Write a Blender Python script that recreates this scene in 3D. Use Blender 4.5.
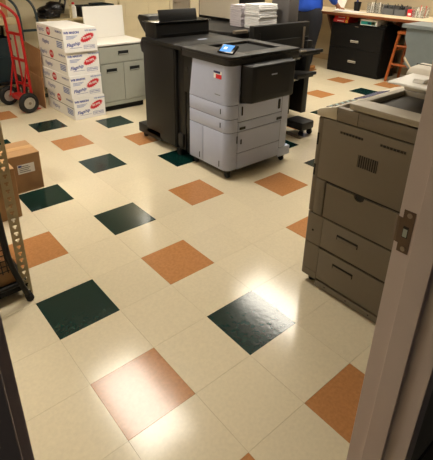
import bpy, bmesh, math, random
from mathutils import Vector, Matrix
random.seed(7)
scn = bpy.context.scene
for o in list(bpy.data.objects):
    bpy.data.objects.remove(o)
C = scn.collection
PI = math.pi

# ---------------------------------------------------------------- camera
CAM = (-0.45691, -1.90226, 1.5653)
yaw, pitch, roll = 0.709627, 0.425109, 0.0198977
fw = Vector((math.sin(yaw)*math.cos(pitch), math.cos(yaw)*math.cos(pitch), -math.sin(pitch)))
r0 = Vector((math.cos(yaw), -math.sin(yaw), 0)); u0 = r0.cross(fw)
rr = r0*math.cos(roll) + u0*math.sin(roll); uu = -r0*math.sin(roll) + u0*math.cos(roll)
cd = bpy.data.cameras.new('camera'); cam = bpy.data.objects.new('camera', cd); C.objects.link(cam)
cam.matrix_world = Matrix(((rr.x, uu.x, -fw.x, CAM[0]), (rr.y, uu.y, -fw.y, CAM[1]), (rr.z, uu.z, -fw.z, CAM[2]), (0, 0, 0, 1)))
cd.sensor_fit = 'VERTICAL'; cd.sensor_height = 24.0
cd.lens = 444.94/460*24.0
cd.shift_y = -(230-166.04)/460
cd.clip_start = 0.02
scn.camera = cam

# ---------------------------------------------------------------- world and exposure
w = bpy.data.worlds.new('world'); scn.world = w; w.use_nodes = True
w.node_tree.nodes['Background'].inputs[0].default_value = (0.05, 0.045, 0.04, 1)
w.node_tree.nodes['Background'].inputs[1].default_value = 0.8
scn.view_settings.view_transform = 'Standard'
scn.view_settings.look = 'None'
scn.view_settings.exposure = 0.0
scn.view_settings.gamma = 1.0
LAMP = 27.0                       # emission of the fluorescent diffusers
LAMP_COL = (1.0, 0.925, 0.79)

# ---------------------------------------------------------------- materials
MATS = {}
def mat(name, col, rough=0.5, metal=0.0, var=0.0, scale=20.0, bump=0.0, bscale=60.0, spec=0.5, emit=None, estr=0.0, trans=0.0, rand=0.0):
    if name in MATS: return MATS[name]
    m = bpy.data.materials.new(name); m.use_nodes = True
    nt = m.node_tree; b = nt.nodes['Principled BSDF']
    b.inputs['Base Color'].default_value = (*col, 1); b.inputs['Roughness'].default_value = rough
    b.inputs['Metallic'].default_value = metal; b.inputs['Specular IOR Level'].default_value = spec
    if trans: b.inputs['Transmission Weight'].default_value = trans
    if emit:
        b.inputs['Emission Color'].default_value = (*emit, 1); b.inputs['Emission Strength'].default_value = estr
    tc = nt.nodes.new('ShaderNodeTexCoord')
    vec = tc.outputs['Object']
    if rand:
        oi = nt.nodes.new('ShaderNodeObjectInfo')
        mm = nt.nodes.new('ShaderNodeVectorMath'); mm.operation = 'MULTIPLY_ADD'
        mm.inputs[1].default_value = (37.0, 53.0, 19.0)
        nt.links.new(oi.outputs['Random'], mm.inputs[0]); nt.links.new(vec, mm.inputs[2])
        vec = mm.outputs[0]
    if var or rand:
        n = nt.nodes.new('ShaderNodeTexNoise'); n.inputs['Scale'].default_value = scale; n.inputs['Detail'].default_value = 5
        nt.links.new(vec, n.inputs['Vector'])
        r = nt.nodes.new('ShaderNodeMapRange'); r.inputs['From Min'].default_value = .3; r.inputs['From Max'].default_value = .7
        r.inputs['To Min'].default_value = 1-var; r.inputs['To Max'].default_value = 1+var
        nt.links.new(n.outputs['Fac'], r.inputs['Value'])
        out = r.outputs['Result']
        if rand:
            r2 = nt.nodes.new('ShaderNodeMapRange'); r2.inputs['To Min'].default_value = 1-rand; r2.inputs['To Max'].default_value = 1+rand
            nt.links.new(oi.outputs['Random'], r2.inputs['Value'])
            mu = nt.nodes.new('ShaderNodeMath'); mu.operation = 'MULTIPLY'
            nt.links.new(out, mu.inputs[0]); nt.links.new(r2.outputs['Result'], mu.inputs[1]); out = mu.outputs[0]
        vm = nt.nodes.new('ShaderNodeVectorMath'); vm.operation = 'SCALE'; vm.inputs[0].default_value = col
        nt.links.new(out, vm.inputs['Scale']); nt.links.new(vm.outputs[0], b.inputs['Base Color'])
    if bump:
        n2 = nt.nodes.new('ShaderNodeTexNoise'); n2.inputs['Scale'].default_value = bscale; n2.inputs['Detail'].default_value = 3
        nt.links.new(vec, n2.inputs['Vector'])
        bp = nt.nodes.new('ShaderNodeBump'); bp.inputs['Strength'].default_value = bump; bp.inputs['Distance'].default_value = .01
        nt.links.new(n2.outputs['Fac'], bp.inputs['Height']); nt.links.new(bp.outputs[0], b.inputs['Normal'])
    MATS[name] = m
    return m
def S(r, g, b):   # sRGB 0-255 to linear
    f = lambda c: (c/255/12.92) if c/255 <= .04045 else ((c/255+.055)/1.055)**2.4
    return (f(r), f(g), f(b))

TILE = dict(rough=.15, scale=70, bump=.03, bscale=14, spec=.42)
M_cream = mat('vinyl_cream', S(222, 209, 181), var=.04, rand=.025, **TILE)
M_orange = mat('vinyl_orange', S(186, 130, 82), var=.10, rand=.04, **TILE)
M_green = mat('vinyl_green', S(10, 42, 38), var=.10, rand=.08, **TILE)
M_pit = mat('vinyl_green_pitted', S(10, 42, 38), var=.10, rough=.14, scale=28, bump=.035, bscale=40, spec=.42)
M_grout = mat('tile_adhesive', S(92, 78, 58), rough=.8)
M_wall = mat('painted_block', S(205, 192, 160), rough=.55, var=.03, scale=6, bump=.06, bscale=120)
M_plaster = mat('painted_plaster', S(205, 194, 168), rough=.6, var=.02, scale=5)
M_mortar = mat('block_joint', S(196, 182, 150), rough=.8)
M_ceil = mat('ceiling_board', S(225, 222, 212), rough=.85, var=.03, scale=80)
M_frame = mat('frame_paint', S(192, 178, 174), rough=.42, var=.02, scale=12, bump=.03, bscale=160)
M_dkcarp = mat('corridor_carpet', S(40, 38, 40), rough=.95, var=.2, scale=200)
M_corrwall = mat('corridor_wall', S(120, 116, 108), rough=.6, var=.03)
M_cove = mat('cove_base', S(28, 26, 26), rough=.5)
M_steel = mat('brushed_steel', S(142, 128, 112), rough=.42, metal=.6, var=.06, scale=90)
M_dark = mat('dark_void', S(8, 8, 8), rough=.8)
M_black = mat('black_plastic', S(15, 14, 14), rough=.5, var=.06, scale=40, bump=.03, bscale=400, spec=.35)
M_blackg = mat('black_gloss', S(12, 12, 13), rough=.22)
M_charc = mat('charcoal_plastic', S(32, 30, 29), rough=.5, var=.04, scale=40, spec=.35)
M_pgrey = mat('printer_grey', S(172, 179, 204), rough=.42, var=.015, scale=30)
M_pgrey2 = mat('printer_light_grey', S(184, 191, 214), rough=.42)
M_seam = mat('seam_black', S(22, 20, 20), rough=.7)
M_rub = mat('rubber', S(20, 19, 18), rough=.75, var=.1, scale=60)
M_cop = mat('copier_beige', S(117, 107, 93), rough=.5, var=.02, scale=30, bump=.03, bscale=500)
M_cop2 = mat('copier_pale', S(208, 198, 180), rough=.48, var=.015, scale=30)
M_white = mat('white_plastic', S(232, 228, 220), rough=.45)
M_card = mat('cardboard', S(164, 126, 86), rough=.8, var=.06, scale=14, bump=.03, bscale=120)
M_card2 = mat('cardboard_worn', S(160, 120, 80), rough=.85, var=.10, scale=9)
M_tape = mat('packing_tape', S(190, 150, 104), rough=.3)
M_boxw = mat('white_carton', S(236, 233, 230), rough=.6, var=.015, scale=20)
M_pblue = mat('print_blue', S(38, 62, 150), rough=.6)
M_pblue2 = mat('print_pale_blue', S(96, 118, 180), rough=.6)
M_pred = mat('print_red', S(205, 30, 44), rough=.6)
M_label = mat('paper_label', S(235, 232, 226), rough=.7)
M_ink = mat('ink_grey', S(120, 118, 116), rough=.8)
M_cabg = mat('cabinet_grey', S(160, 161, 150), rough=.45, var=.02, scale=20)
M_lamw = mat('laminate_white', S(232, 228, 220), rough=.4)
M_red = mat('red_enamel', S(172, 18, 20), rough=.32, var=.05, scale=30)
M_teal = mat('dark_teal', S(26, 44, 50), rough=.5, var=.1, scale=20)
M_shelf = mat('shelf_beige', S(188, 172, 134), rough=.5, var=.03, scale=20)
M_bag = mat('black_bag', S(22, 22, 26), rough=.25, bump=.5, bscale=30)
M_woodedge = mat('wood_edge', S(122, 66, 34), rough=.4, var=.12, scale=25)
M_lamc = mat('laminate_cream', S(214, 198, 168), rough=.4, var=.02)
M_fblack = mat('cabinet_black', S(7, 6, 7), spec=.3, rough=.6, var=.05, scale=60, bump=.02, bscale=300)
M_stool = mat('orange_wood', S(170, 88, 34), rough=.4, var=.10, scale=18)
M_bluegrey = mat('laminate_blue_grey', S(116, 124, 127), rough=.45, var=.03, scale=14)
M_shirt = mat('blue_shirt', S(20, 74, 190), rough=.8, bump=.15, bscale=25)
M_jean = mat('dark_denim', S(16, 18, 28), rough=.85, var=.15, scale=120)
M_skin = mat('skin', S(150, 96, 66), rough=.5)
M_hair = mat('dark_hair', S(28, 20, 16), rough=.6, var=.2, scale=90)
M_shoe = mat('tan_shoe', S(150, 100, 50), rough=.6)
M_clear = mat('clear_acrylic', (.9, .92, .92), rough=.08, trans=.92)
M_paper = mat('paper_white', S(238, 236, 236), rough=.75)
M_paper2 = mat('paper_lilac', S(206, 198, 204), rough=.75)
M_screen = mat('screen_glow', S(70, 130, 210), rough=.2, emit=S(100, 150, 215), estr=.55)
M_lamp = mat('lamp_diffuser', (.9, .88, .82), rough=.5, emit=LAMP_COL, estr=LAMP)
M_lampf = mat('lamp_frame', S(225, 225, 222), rough=.5)
M_rim = mat('wheel_rim', S(190, 184, 172), rough=.4, metal=.5)
M_yellow = mat('print_yellow', S(235, 190, 40), rough=.6)
M_tealbox = mat('teal_print', S(24, 150, 150), rough=.5)
M_door = mat('taupe_door', S(140, 130, 116), rough=.5, var=.03)

# ---------------------------------------------------------------- mesh helpers
ORG = {}
class MB:
    def __init__(self): self.bm = bmesh.new()
    def _join(self, b, mx=None):
        if mx is not None: bmesh.ops.transform(b, matrix=mx, verts=b.verts)
        t = bpy.data.meshes.new('t'); b.to_mesh(t); b.free(); self.bm.from_mesh(t); bpy.data.meshes.remove(t); return self
    def box(self, x0, x1, y0, y1, z0, z1, bev=0, seg=2, mx=None, edges=None):
        b = bmesh.new()
        v = [b.verts.new((x, y, z)) for z in (z0, z1) for y in (y0, y1) for x in (x0, x1)]
        for f in ((0, 2, 3, 1), (4, 5, 7, 6), (0, 1, 5, 4), (2, 6, 7, 3), (0, 4, 6, 2), (1, 3, 7, 5)): b.faces.new([v[i] for i in f])
        if bev:
            es = [e for e in b.edges if edges is None or edges((e.verts[0].co+e.verts[1].co)/2, (e.verts[1].co-e.verts[0].co).normalized())]
            bmesh.ops.bevel(b, geom=es, offset=bev, segments=seg, profile=.5, affect='EDGES')
        return self._join(b, mx)
    def cyl(self, p0, p1, r, n=16, r2=None, bev=0):
        p0 = Vector(p0); p1 = Vector(p1); d = p1-p0
        b = bmesh.new(); bmesh.ops.create_cone(b, cap_ends=True, segments=n, radius1=r, radius2=r if r2 is None else r2, depth=d.length)
        if bev:
            bmesh.ops.bevel(b, geom=[e for e in b.edges if abs(e.verts[0].co.z-e.verts[1].co.z) < 1e-6], offset=bev, segments=2, profile=.5, affect='EDGES')
        mx = Matrix.Translation((p0+p1)/2) @ d.to_track_quat('Z', 'Y').to_matrix().to_4x4()
        return self._join(b, mx)
    def tube(self, pts, r, n=10, smooth=0):
        pts = [Vector(p) for p in pts]
        for _ in range(smooth):
            q = [pts[0]]
            for a, c in zip(pts, pts[1:]): q += [a*.75+c*.25, a*.25+c*.75]
            pts = q+[pts[-1]]
        b = self.bm; rings = []; up = None
        for i, p in enumerate(pts):
            t = ((pts[min(i+1, len(pts)-1)]-pts[max(i-1, 0)])).normalized()
            if up is None:
                up = t.orthogonal().normalized()
            up = (up-t*up.dot(t)).normalized(); s = t.cross(up)
            rings.append([b.verts.new(p+(up*math.cos(2*PI*k/n)+s*math.sin(2*PI*k/n))*r) for k in range(n)])
        for a, c in zip(rings, rings[1:]):
            for k in range(n): b.faces.new((a[k], a[(k+1) % n], c[(k+1) % n], c[k]))
        b.faces.new(rings[0][::-1]); b.faces.new(rings[-1])
        return self
    def prism(self, poly, ax, a, b_, bev=0):
        # poly: 2D points; ax the extrusion axis; (x: poly=(y,z)) (y: poly=(x,z)) (z: poly=(x,y))
        f = {'x': lambda p, t: (t, p[0], p[1]), 'y': lambda p, t: (p[0], t, p[1]), 'z': lambda p, t: (p[0], p[1], t)}[ax]
        b = bmesh.new()
        A = [b.verts.new(f(p, a)) for p in poly]; B = [b.verts.new(f(p, b_)) for p in poly]; n = len(poly)
        b.faces.new(A); b.faces.new(B[::-1])
        for i in range(n): b.faces.new((A[i], B[i], B[(i+1) % n], A[(i+1) % n]))
        bmesh.ops.recalc_face_normals(b, faces=b.faces)
        if bev: bmesh.ops.bevel(b, geom=list(b.edges), offset=bev, segments=2, profile=.5, affect='EDGES')
        return self._join(b)
    def lathe(self, prof, n=28, mx=None, cap=True):
        b = bmesh.new(); rings = []
        for r, z in prof: rings.append([b.verts.new((r*math.cos(2*PI*k/n), r*math.sin(2*PI*k/n), z)) for k in range(n)])
        for A, B in zip(rings, rings[1:]):
            for k in range(n): b.faces.new((A[k], A[(k+1) % n], B[(k+1) % n], B[k]))
        if cap and prof[0][0] > 1e-4: b.faces.new(rings[0][::-1])
        if cap and prof[-1][0] > 1e-4: b.faces.new(rings[-1])
        bmesh.ops.remove_doubles(b, verts=b.verts, dist=1e-6)
        bmesh.ops.recalc_face_normals(b, faces=b.faces)
        return self._join(b, mx)
    def poly(self, pts):
        self.bm.faces.new([self.bm.verts.new(p) for p in pts]); return self
    def build(self, name, m, parent=None, smooth=False):
        org = ORG.get(parent, Vector((0, 0, 0)))
        if org.length: bmesh.ops.translate(self.bm, verts=self.bm.verts, vec=-org)
        me = bpy.data.meshes.new(name); self.bm.to_mesh(me); self.bm.free()
        if m: me.materials.append(m)
        if smooth:
            me.polygons.foreach_set('use_smooth', [True]*len(me.polygons))
            me.set_sharp_from_angle(angle=math.radians(38))
        o = bpy.data.objects.new(name, me); C.objects.link(o)
        if parent: o.parent = parent; ORG[o] = org
        return o
def tag(o, label, cat, group=None, kind=None):
    if label: o['label'] = label
    if cat: o['category'] = cat
    if group: o['group'] = group
    if kind: o['kind'] = kind
    return o
def thing(name, label, cat, loc=(0, 0, 0), rotz=0, group=None, local=False):
    o = bpy.data.objects.new(name, None); C.objects.link(o); o.empty_display_size = .1
    o.location = loc; o.rotation_euler = (0, 0, rotz)
    ORG[o] = Vector((0, 0, 0)) if local else Vector(loc)
    return tag(o, label, cat, group)
def struct(o): o['kind'] = 'structure'; return o
def dup(root, loc, rotz, label):
    def cp(o, par):
        c = o.copy(); C.objects.link(c)
        if par: c.parent = par
        for ch in [x for x in ALLCH.get(o, o.children)]: cp(ch, c)
        return c
    kids = {}
    def collect(o):
        kids[o] = list(o.children)
        for k in kids[o]: collect(k)
    collect(root); ALLCH.update(kids)
    r = cp(root, None); r.location = loc; r.rotation_euler = (0, 0, rotz); r['label'] = label
    return r
ALLCH = {}
def text(name, body, size, m, parent, mx, shear=0, ox='CENTER', bold=0):
    cu = bpy.data.curves.new('t', 'FONT'); cu.body = body; cu.size = size; cu.align_x = ox; cu.align_y = 'CENTER'; cu.shear = shear; cu.offset = bold
    cu.resolution_u = 2
    t = bpy.data.objects.new('t', cu); C.objects.link(t)
    me = bpy.data.meshes.new_from_object(t.evaluated_get(bpy.context.evaluated_depsgraph_get()))
    bpy.data.objects.remove(t); bpy.data.curves.remove(cu)
    me.transform(mx)
    org = ORG.get(parent, Vector((0, 0, 0)))
    if org.length: me.transform(Matrix.Translation(-org))
    me.materials.clear(); me.materials.append(m)
    o = bpy.data.objects.new(name, me); C.objects.link(o); o.parent = parent; ORG[o] = org
    return o
def skin(verts, edges, radii, sub=2, root=0):
    me = bpy.data.meshes.new('s'); me.from_pydata(verts, edges, [])
    o = bpy.data.objects.new('s', me); C.objects.link(o)
    md = o.modifiers.new('k', 'SKIN'); md.use_smooth_shade = True
    for i, r in enumerate(radii): me.skin_vertices[0].data[i].radius = r if isinstance(r, tuple) else (r, r)
    me.skin_vertices[0].data[root].use_root = True
    s = o.modifiers.new('u', 'SUBSURF'); s.levels = sub; s.render_levels = sub
    out = bpy.data.meshes.new_from_object(o.evaluated_get(bpy.context.evaluated_depsgraph_get()))
    bpy.data.objects.remove(o); bpy.data.meshes.remove(me)
    return out
def meshobj(name, me, m, parent):
    org = ORG.get(parent, Vector((0, 0, 0)))
    me.transform(Matrix.Translation(-org)); me.name = name
    me.materials.clear(); me.materials.append(m)
    me.polygons.foreach_set('use_smooth', [True]*len(me.polygons))
    o = bpy.data.objects.new(name, me); C.objects.link(o); o.parent = parent; ORG[o] = org
    return o
def frame_mx(origin, xdir, ydir):   # plane basis -> matrix, z = x cross y
    x = Vector(xdir).normalized(); y = Vector(ydir).normalized(); z = x.cross(y)
    return Matrix(((x.x, y.x, z.x, origin[0]), (x.y, y.y, z.y, origin[1]), (x.z, y.z, z.z, origin[2]), (0, 0, 0, 1)))

# ================================================================ SETTING
T = 0.3048
XW0, XW1, YW0, YW1, ZC = -2.6, 6.5, -1.5, 4.42, 2.75
floor = struct(MB().box(XW0, XW1, -1.65, YW1, -.06, -.003).build('floor', M_grout))
GREEN = {(0, 0), (2, 2), (2, -2), (3, -5), (1, -4), (5, -8), (3, -9), (16, -5), (5, -4), (8, -3), (12, -4), (8, -1), (1, -8), (-4, -5), (-3, -1), (13, 1), (16, 2)}
ORANGE = {(0, 2), (2, 0), (2, 4), (4, -2), (6, -1), (5, 1), (3, -7), (14, -6), (17, -7), (0, -2), (5, -6), (18, -5), (2, -11), (0, 4), (10, -4), (-3, -3), (-4, 2), (14, 3), (11, 1)}
def tile_mesh(nm, m):
    mb = MB(); g = .00025
    mb.box(g, T-g, g, T-g, -.003, 0, bev=.0004, seg=1)
    me = bpy.data.meshes.new(nm); mb.bm.to_mesh(me); mb.bm.free(); me.materials.append(m); return me
TM = {k: tile_mesh('tile_'+k, m) for k, m in dict(c=M_cream, o=M_orange, g=M_green, p=M_pit).items()}
cells = []
for u in range(math.ceil(XW0/T), int(XW1/T)+1):
    for v in range(-14, 6):
        x, y = u*T, -(v+1)*T
        if x+T > XW1+.31 or y < -1.84: continue
        d = Vector((x+T/2-CAM[0], y+T/2-CAM[1], -CAM[2])); dep = d.dot(fw)
        if dep > .2:
            px = 216.5+445*d.dot(rr)/dep; py = 166-445*d.dot(uu)/dep
            vis = -40 < px < 473 and -30 < py < 500
        else: vis = False
        cells.append((0 if vis else 1, d.length, u, v, x, y))
cells.sort()
rest = MB(); nrest = 0
for i, (nv, dl, u, v, x, y) in enumerate(cells):
    k = 'p' if (u, v) == (2, 2) else 'g' if (u, v) in GREEN else 'o' if (u, v) in ORANGE else 'c'
    if i < 298 or k != 'c':
        o = bpy.data.objects.new('floor_tile', TM[k]); C.objects.link(o); o.parent = floor; o.location = (x, y, 0)
    else:
        g = .00025; rest.box(x+g, x+T-g, y+g, y+T-g, -.003, 0, bev=.0004, seg=1); nrest += 1
if nrest:
    o = rest.build('floor_tile_field', M_cream, floor); o['kind'] = 'stuff'

# back wall of painted blocks: mortar backing, single blocks where they can be seen, plain beyond
wb = struct(MB().box(XW0, XW1, YW1+.004, YW1+.15, 0, ZC).build('wall_back', M_mortar))
BL, BH = .4064, .2032
bm_full = {}
def block(x0, x1, z0, z1):
    key = (round(x1-x0, 3), round(z1-z0, 3))
    if key not in bm_full:
        mb = MB(); mb.box(.0015, key[0]-.0015, 0, .004, .0015, key[1]-.0015, bev=.0015, seg=1)
        me = bpy.data.meshes.new('block'); mb.bm.to_mesh(me); mb.bm.free(); me.materials.append(M_wall); bm_full[key] = me
    o = bpy.data.objects.new('block', bm_full[key]); C.objects.link(o); o.parent = wb; o.location = (x0, YW1, z0)
far = MB()
DX0, DX1 = 3.90, 4.50
for r in range(14):
    z0 = r*BH; z1 = min(z0+BH, ZC)
    if z1-z0 < .03: continue
    x = XW0-(r % 2)*BL/2
    while x < XW1:
        a, b = max(x, XW0), min(x+BL, XW1)
        for (p, q) in ([(a, b)] if z0 > 2.1 or b <= DX0 or a >= DX1 else [(a, min(b, DX0)), (max(a, DX1), b)]):
            if q-p < .04: continue
            if r < 7 and p > .8 and q < 5.0: block(p, q, z0, z1)
            else: far.box(p+.002, q-.002, YW1, YW1+.004, z0+.002, z1-.002)
        x += BL
o = far.build('block_field', M_wall, wb); o['kind'] = 'stuff'
wr = struct(MB().box(XW1, XW1+.1, -1.65, YW1+.15, 0, ZC).build('wall_right', mat('tan_plaster', S(168, 152, 124), rough=.6, var=.02, scale=5)))
wl = struct(MB().box(XW0-.1, XW0, -1.65, YW1+.15, 0, ZC).build('wall_left', M_plaster))
struct(MB().box(XW1-.012, XW1, YW0, YW1, 0, .1, bev=.003).build('baseboard_right', mat('tan_cove', S(160, 138, 104), rough=.5)))
struct(MB().box(XW0, XW1, -1.65, YW1+.15, ZC, ZC+.05).build('ceiling', M_ceil))
# door wall with opening
JL, JR, HZ = -0.426, 0.46, 2.05
dw = MB()
dw.box(XW0, JL-.05, -1.645, -1.505, 0, ZC); dw.box(JR+.05, XW1, -1.645, -1.505, 0, ZC); dw.box(JL-.05, JR+.05, -1.645, -1.505, HZ+.05, ZC)
struct(dw.build('wall_front', M_corrwall))
# pressed steel door frame: double rabbet profile, as jambs and head
def jamb(x, s):
    # profile from the opening face (x) outward; s=+1 for the right jamb, -1 for the left
    P = [(x, -1.495), (x, -1.545), (x-s*.016, -1.545), (x-s*.016, -1.600), (x, -1.600), (x, -1.655), (x+s*.052, -1.655), (x+s*.052, -1.645), (x+s*.052, -1.505), (x+s*.052, -1.495)]
    return P
fr = MB(); fr.prism(jamb(JR, 1), 'z', 0, HZ, bev=.0016); fr.prism(jamb(JL, -1), 'z', 0, HZ, bev=.0016)
fr.box(JL-.052, JR+.052, -1.655, -1.495, HZ, HZ+.052, bev=.0016); fr.box(JL, JR, -1.6, -1.545, HZ-.016, HZ)
trim = struct(fr.build('trim_1', M_frame))
# strike plate let into the rabbet of the right jamb
sp = MB(); zc = 1.003
sp.prism([(-1.500, zc-.034), (-1.500, zc+.034), (-1.506, zc+.034), (-1.506, zc+.056), (-1.534, zc+.056), (-1.534, zc-.056), (-1.506, zc-.056), (-1.506, zc-.034)], 'x', JR-.0016, JR+.001)
sp.prism([(JR-.0016, -1.501), (JR+.0008, -1.501), (JR+.003, -1.4945), (JR+.008, -1.488), (JR+.0062, -1.487), (JR+.0008, -1.4935)], 'z', zc-.034, zc+.034)
spo = sp.build('strike_plate', mat('strike_bronze', S(92, 74, 60), rough=.4, metal=.5, var=.05, scale=90), trim)
MB().prism([(-1.512, zc-.015), (-1.512, zc+.015), (-1.525, zc+.015), (-1.525, zc-.015)], 'x', JR-.0021, JR-.0010).build('latch_hole', M_dark, spo)
MB().prism([(-1.513, zc-.013), (-1.513, zc+.008), (-1.523, zc+.008), (-1.523, zc-.013)], 'x', JR-.0026, JR-.0018).build('latch_box', mat('strike_box', S(150, 160, 150), rough=.4), spo)
for sz in (-.045, .045):
    MB().cyl((JR-.0030, -1.521, zc+sz), (JR-.0010, -1.521, zc+sz), .0062, 12, r2=.0062).build('screw', M_steel, spo)
# corridor side
struct(MB().box(XW0, XW1, -3.6, -1.65, -.06, -.002).build('corridor_floor', M_dkcarp))
bb = MB(); bb.box(JR+.052, XW1, -1.652, -1.645, 0, .16); bb.box(XW0, JL-.052, -1.652, -1.645, 0, .16)
struct(bb.build('baseboard_front', M_cove))
# door in the back wall behind the finisher
d1 = struct(MB().box(DX0+.05, DX1-.19, YW1-.01, YW1+.03, 0, 2.05, bev=.003).build('door_1', M_door))
MB().box(DX0, DX0+.045, YW1-.03, YW1+.03, 0, 2.1, bev=.003).build('door_frame', M_plaster, d1)
MB().box(DX1-.185, DX1-.01, YW1-.03, YW1+.03, 0, 2.1, bev=.003).build('door_frame', M_plaster, d1)
MB().box(DX0, DX1, YW1-.03, YW1+.03, 2.055, 2.14, bev=.003).build('door_frame', M_plaster, d1)
MB().cyl((DX0+.09, YW1-.01, 1.0), (DX0+.09, YW1-.06, 1.0), .011, 10).box(DX0+.085, DX0+.18, YW1-.07, YW1-.055, .99, 1.01, bev=.004).build('door_handle', M_steel, d1)

# fluorescent ceiling fittings (they light the room and glare on the waxed floor)
LN = [('over the near left corner by the rack', -1.2, 1.15, .61), ('over the waxed floor in front of the printers', 1.1, 1.12, .61), ('over the large rear machine', 3.35, 1.2, .61), ('over the black lateral file', 5.5, 1.2, .61),
      ('over the back wall door', 3.35, 4.07, .30), ('in the far back corner above the counter', 5.5, 4.07, .30)]
for nm, lx, ly, wy in LN:
    t = thing('ceiling_light', 'recessed fluorescent ceiling light ' + nm, 'ceiling light', (lx, ly, ZC), group='fluorescent ceiling lights')
    f = MB(); wx = .30
    for a in ((lx-wx, lx-wx+.03, ly-wy, ly+wy), (lx+wx-.03, lx+wx, ly-wy, ly+wy), (lx-wx+.03, lx+wx-.03, ly-wy, ly-wy+.03), (lx-wx+.03, lx+wx-.03, ly+wy-.03, ly+wy)): f.box(*a, ZC-.02, ZC-.0005)
    f.build('frame', M_lampf, t)
    MB().box(lx-wx+.031, lx+wx-.031, ly-wy+.031, ly+wy-.031, ZC-.012, ZC-.002).build('diffuser', M_lamp, t)

# ================================================================ FRONT PRINTER (grey with black top)
P = thing('office_printer', 'tall grey office printer with black top, touchscreen and side tray', 'printer', (2.0, .7, 0))
XL, YF = 1.66, .445
def rc(x0, x1, y0, y1, r, n=6):   # footprint with the near corner (x0,y0) rounded
    pts = [(x1, y0), (x1, y1), (x0, y1)]
    for k in range(n+1):
        a = PI + (PI/2)*k/n
        pts.append((x0+r+r*math.cos(a), y0+r+r*math.sin(a)))
    return pts
MB().prism(rc(XL+.006, 2.27, YF+.006, .93, .055), 'z', .07, .92).build('core', M_seam, P, True)
def shell(z0, z1, y1, name, m, poly=None):
    return MB().prism(poly or rc(XL, 1.765, YF, y1, .06), 'z', z0, z1, bev=.0025).build(name, m, P, True)
# upper front cover with its slanting left edge
up = MB(); b = bmesh.new()
lo = rc(XL, 1.80, YF, .915, .06); hi = rc(XL, 1.83, YF, .872, .06)
A = [b.verts.new((x, y, .612)) for x, y in lo]; B2 = [b.verts.new((x, y, .905)) for x, y in hi]; n = len(lo)
b.faces.new(A[::-1]); b.faces.new(B2)
for i in range(n): b.faces.new((A[i], A[(i+1) % n], B2[(i+1) % n], B2[i]))
bmesh.ops.recalc_face_normals(b, faces=b.faces); up._join(b)
upper = up.build('upper_cover', M_pgrey, P, True)
for z0, z1 in ((.502, .608), (.394, .498)):
    d = shell(z0, z1, .915, 'paper_drawer', M_pgrey)
    MB().box(XL-.002, XL+.004, .525, .533, z0+.035, z0+.075).build('drawer_grip', M_seam, d)
for y0, y1 in ((.742, .915), (YF, .738)):
    poly = rc(XL, 1.765, YF, y1, .06) if y0 == YF else [(XL, y0), (1.74, y0), (1.74, y1), (XL, y1)]
    d = MB().prism(poly, 'z', .08, .390, bev=.0025).build('cabinet_door', M_pgrey, P, True)
    yy = y0+.035 if y0 != YF else .53
    MB().box(XL-.002, XL+.004, yy, yy+.008, .10, .15).build('drawer_grip', M_seam, d)
# black left filler between printer and finisher
f = MB(); f.box(XL+.03, 2.25, .918, .998, .06, .905, bev=.006); f.prism([(.874, .905), (.998, .905), (.998, .612), (.917, .612)], 'x', XL+.008, XL+.05)
fil = f.build('side_filler', M_black, P, True)
MB().cyl((XL+.004, .962, .80), (XL+.012, .962, .80), .02, 16).build('lock_knob', M_charc, fil)
MB().box(XL+.024, XL+.03, .93, .99, .28, .52, bev=.004).build('filler_plate', M_charc, fil)
# right hand side panels
r_ = MB(); r_.box(1.770, 2.255, YF, YF+.03, .470, .90, bev=.003); r1 = r_.build('side_panel', M_pgrey2, P)
r2 = MB().box(1.770, 2.255, YF-.001, YF+.03, .392, .466, bev=.003).build('side_panel', M_pgrey, P)
r3 = MB().box(1.770, 2.255, YF-.001, YF+.03, .214, .388, bev=.003).build('side_panel', M_pgrey, P)
r4 = MB().box(1.770, 2.255, YF-.001, YF+.03, .075, .210, bev=.003).build('side_panel', M_pgrey, P)
for x, z0, z1, wd, pr_ in ((1.785, .405, .425, .06, r2), (2.20, .405, .425, .06, r2), (1.80, .285, .325, .010, r3), (1.757, .30, .36, .008, None), (1.80, .52, .59, .010, r1), (2.21, .50, .58, .022, r1)):
    MB().box(x, x+wd, YF-.006, YF+.002, z0, z1, bev=.002).build('latch', M_charc if wd > .02 else M_seam, pr_ or P)
col = MB(); col.box(2.262, 2.345, YF+.004, .93, .14, .90, bev=.006); col.build('rear_column', M_pgrey2, P, True)
MB().box(2.255, 2.40, YF-.003, .9, .055, .138, bev=.008).build('stabiliser_foot', M_pgrey2, P, True)
MB().box(1.70, 2.25, .5, .92, .045, .078).build('base_plate', M_seam, P)
def caster(x, y, par, r=.026, m=M_rub):
    c = MB(); c.cyl((x-.012, y, r), (x+.012, y, r), r, 16, bev=.004); c.cyl((x, y, r+.005), (x, y, .07), .012, 8); c.box(x-.02, x+.02, y-.018, y+.018, r+.014, .06, bev=.004)
    return c.build('caster', m, par, True)
for x, y in ((1.715, .492), (2.33, .475), (1.72, .90), (2.32, .88)): caster(x, y, P)
# black top with output recess
tp = MB(); zt = .974
tp.prism(rc(XL-.012, 2.40, YF-.016, 1.0, .065), 'z', .906, .950, bev=.006)
def ringpoly(x0, x1, y0, y1, z0, z1):
    tp.box(XL-.01, x0, y0-.10, 1.0, z0, z1)
# raised rim around the recess
tp2 = MB()
RX0, RX1, RY0, RY1 = 1.86, 2.30, .55, .93
outer = rc(XL-.012, 2.40, YF-.016, 1.0, .065)
bmx = bmesh.new()
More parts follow.
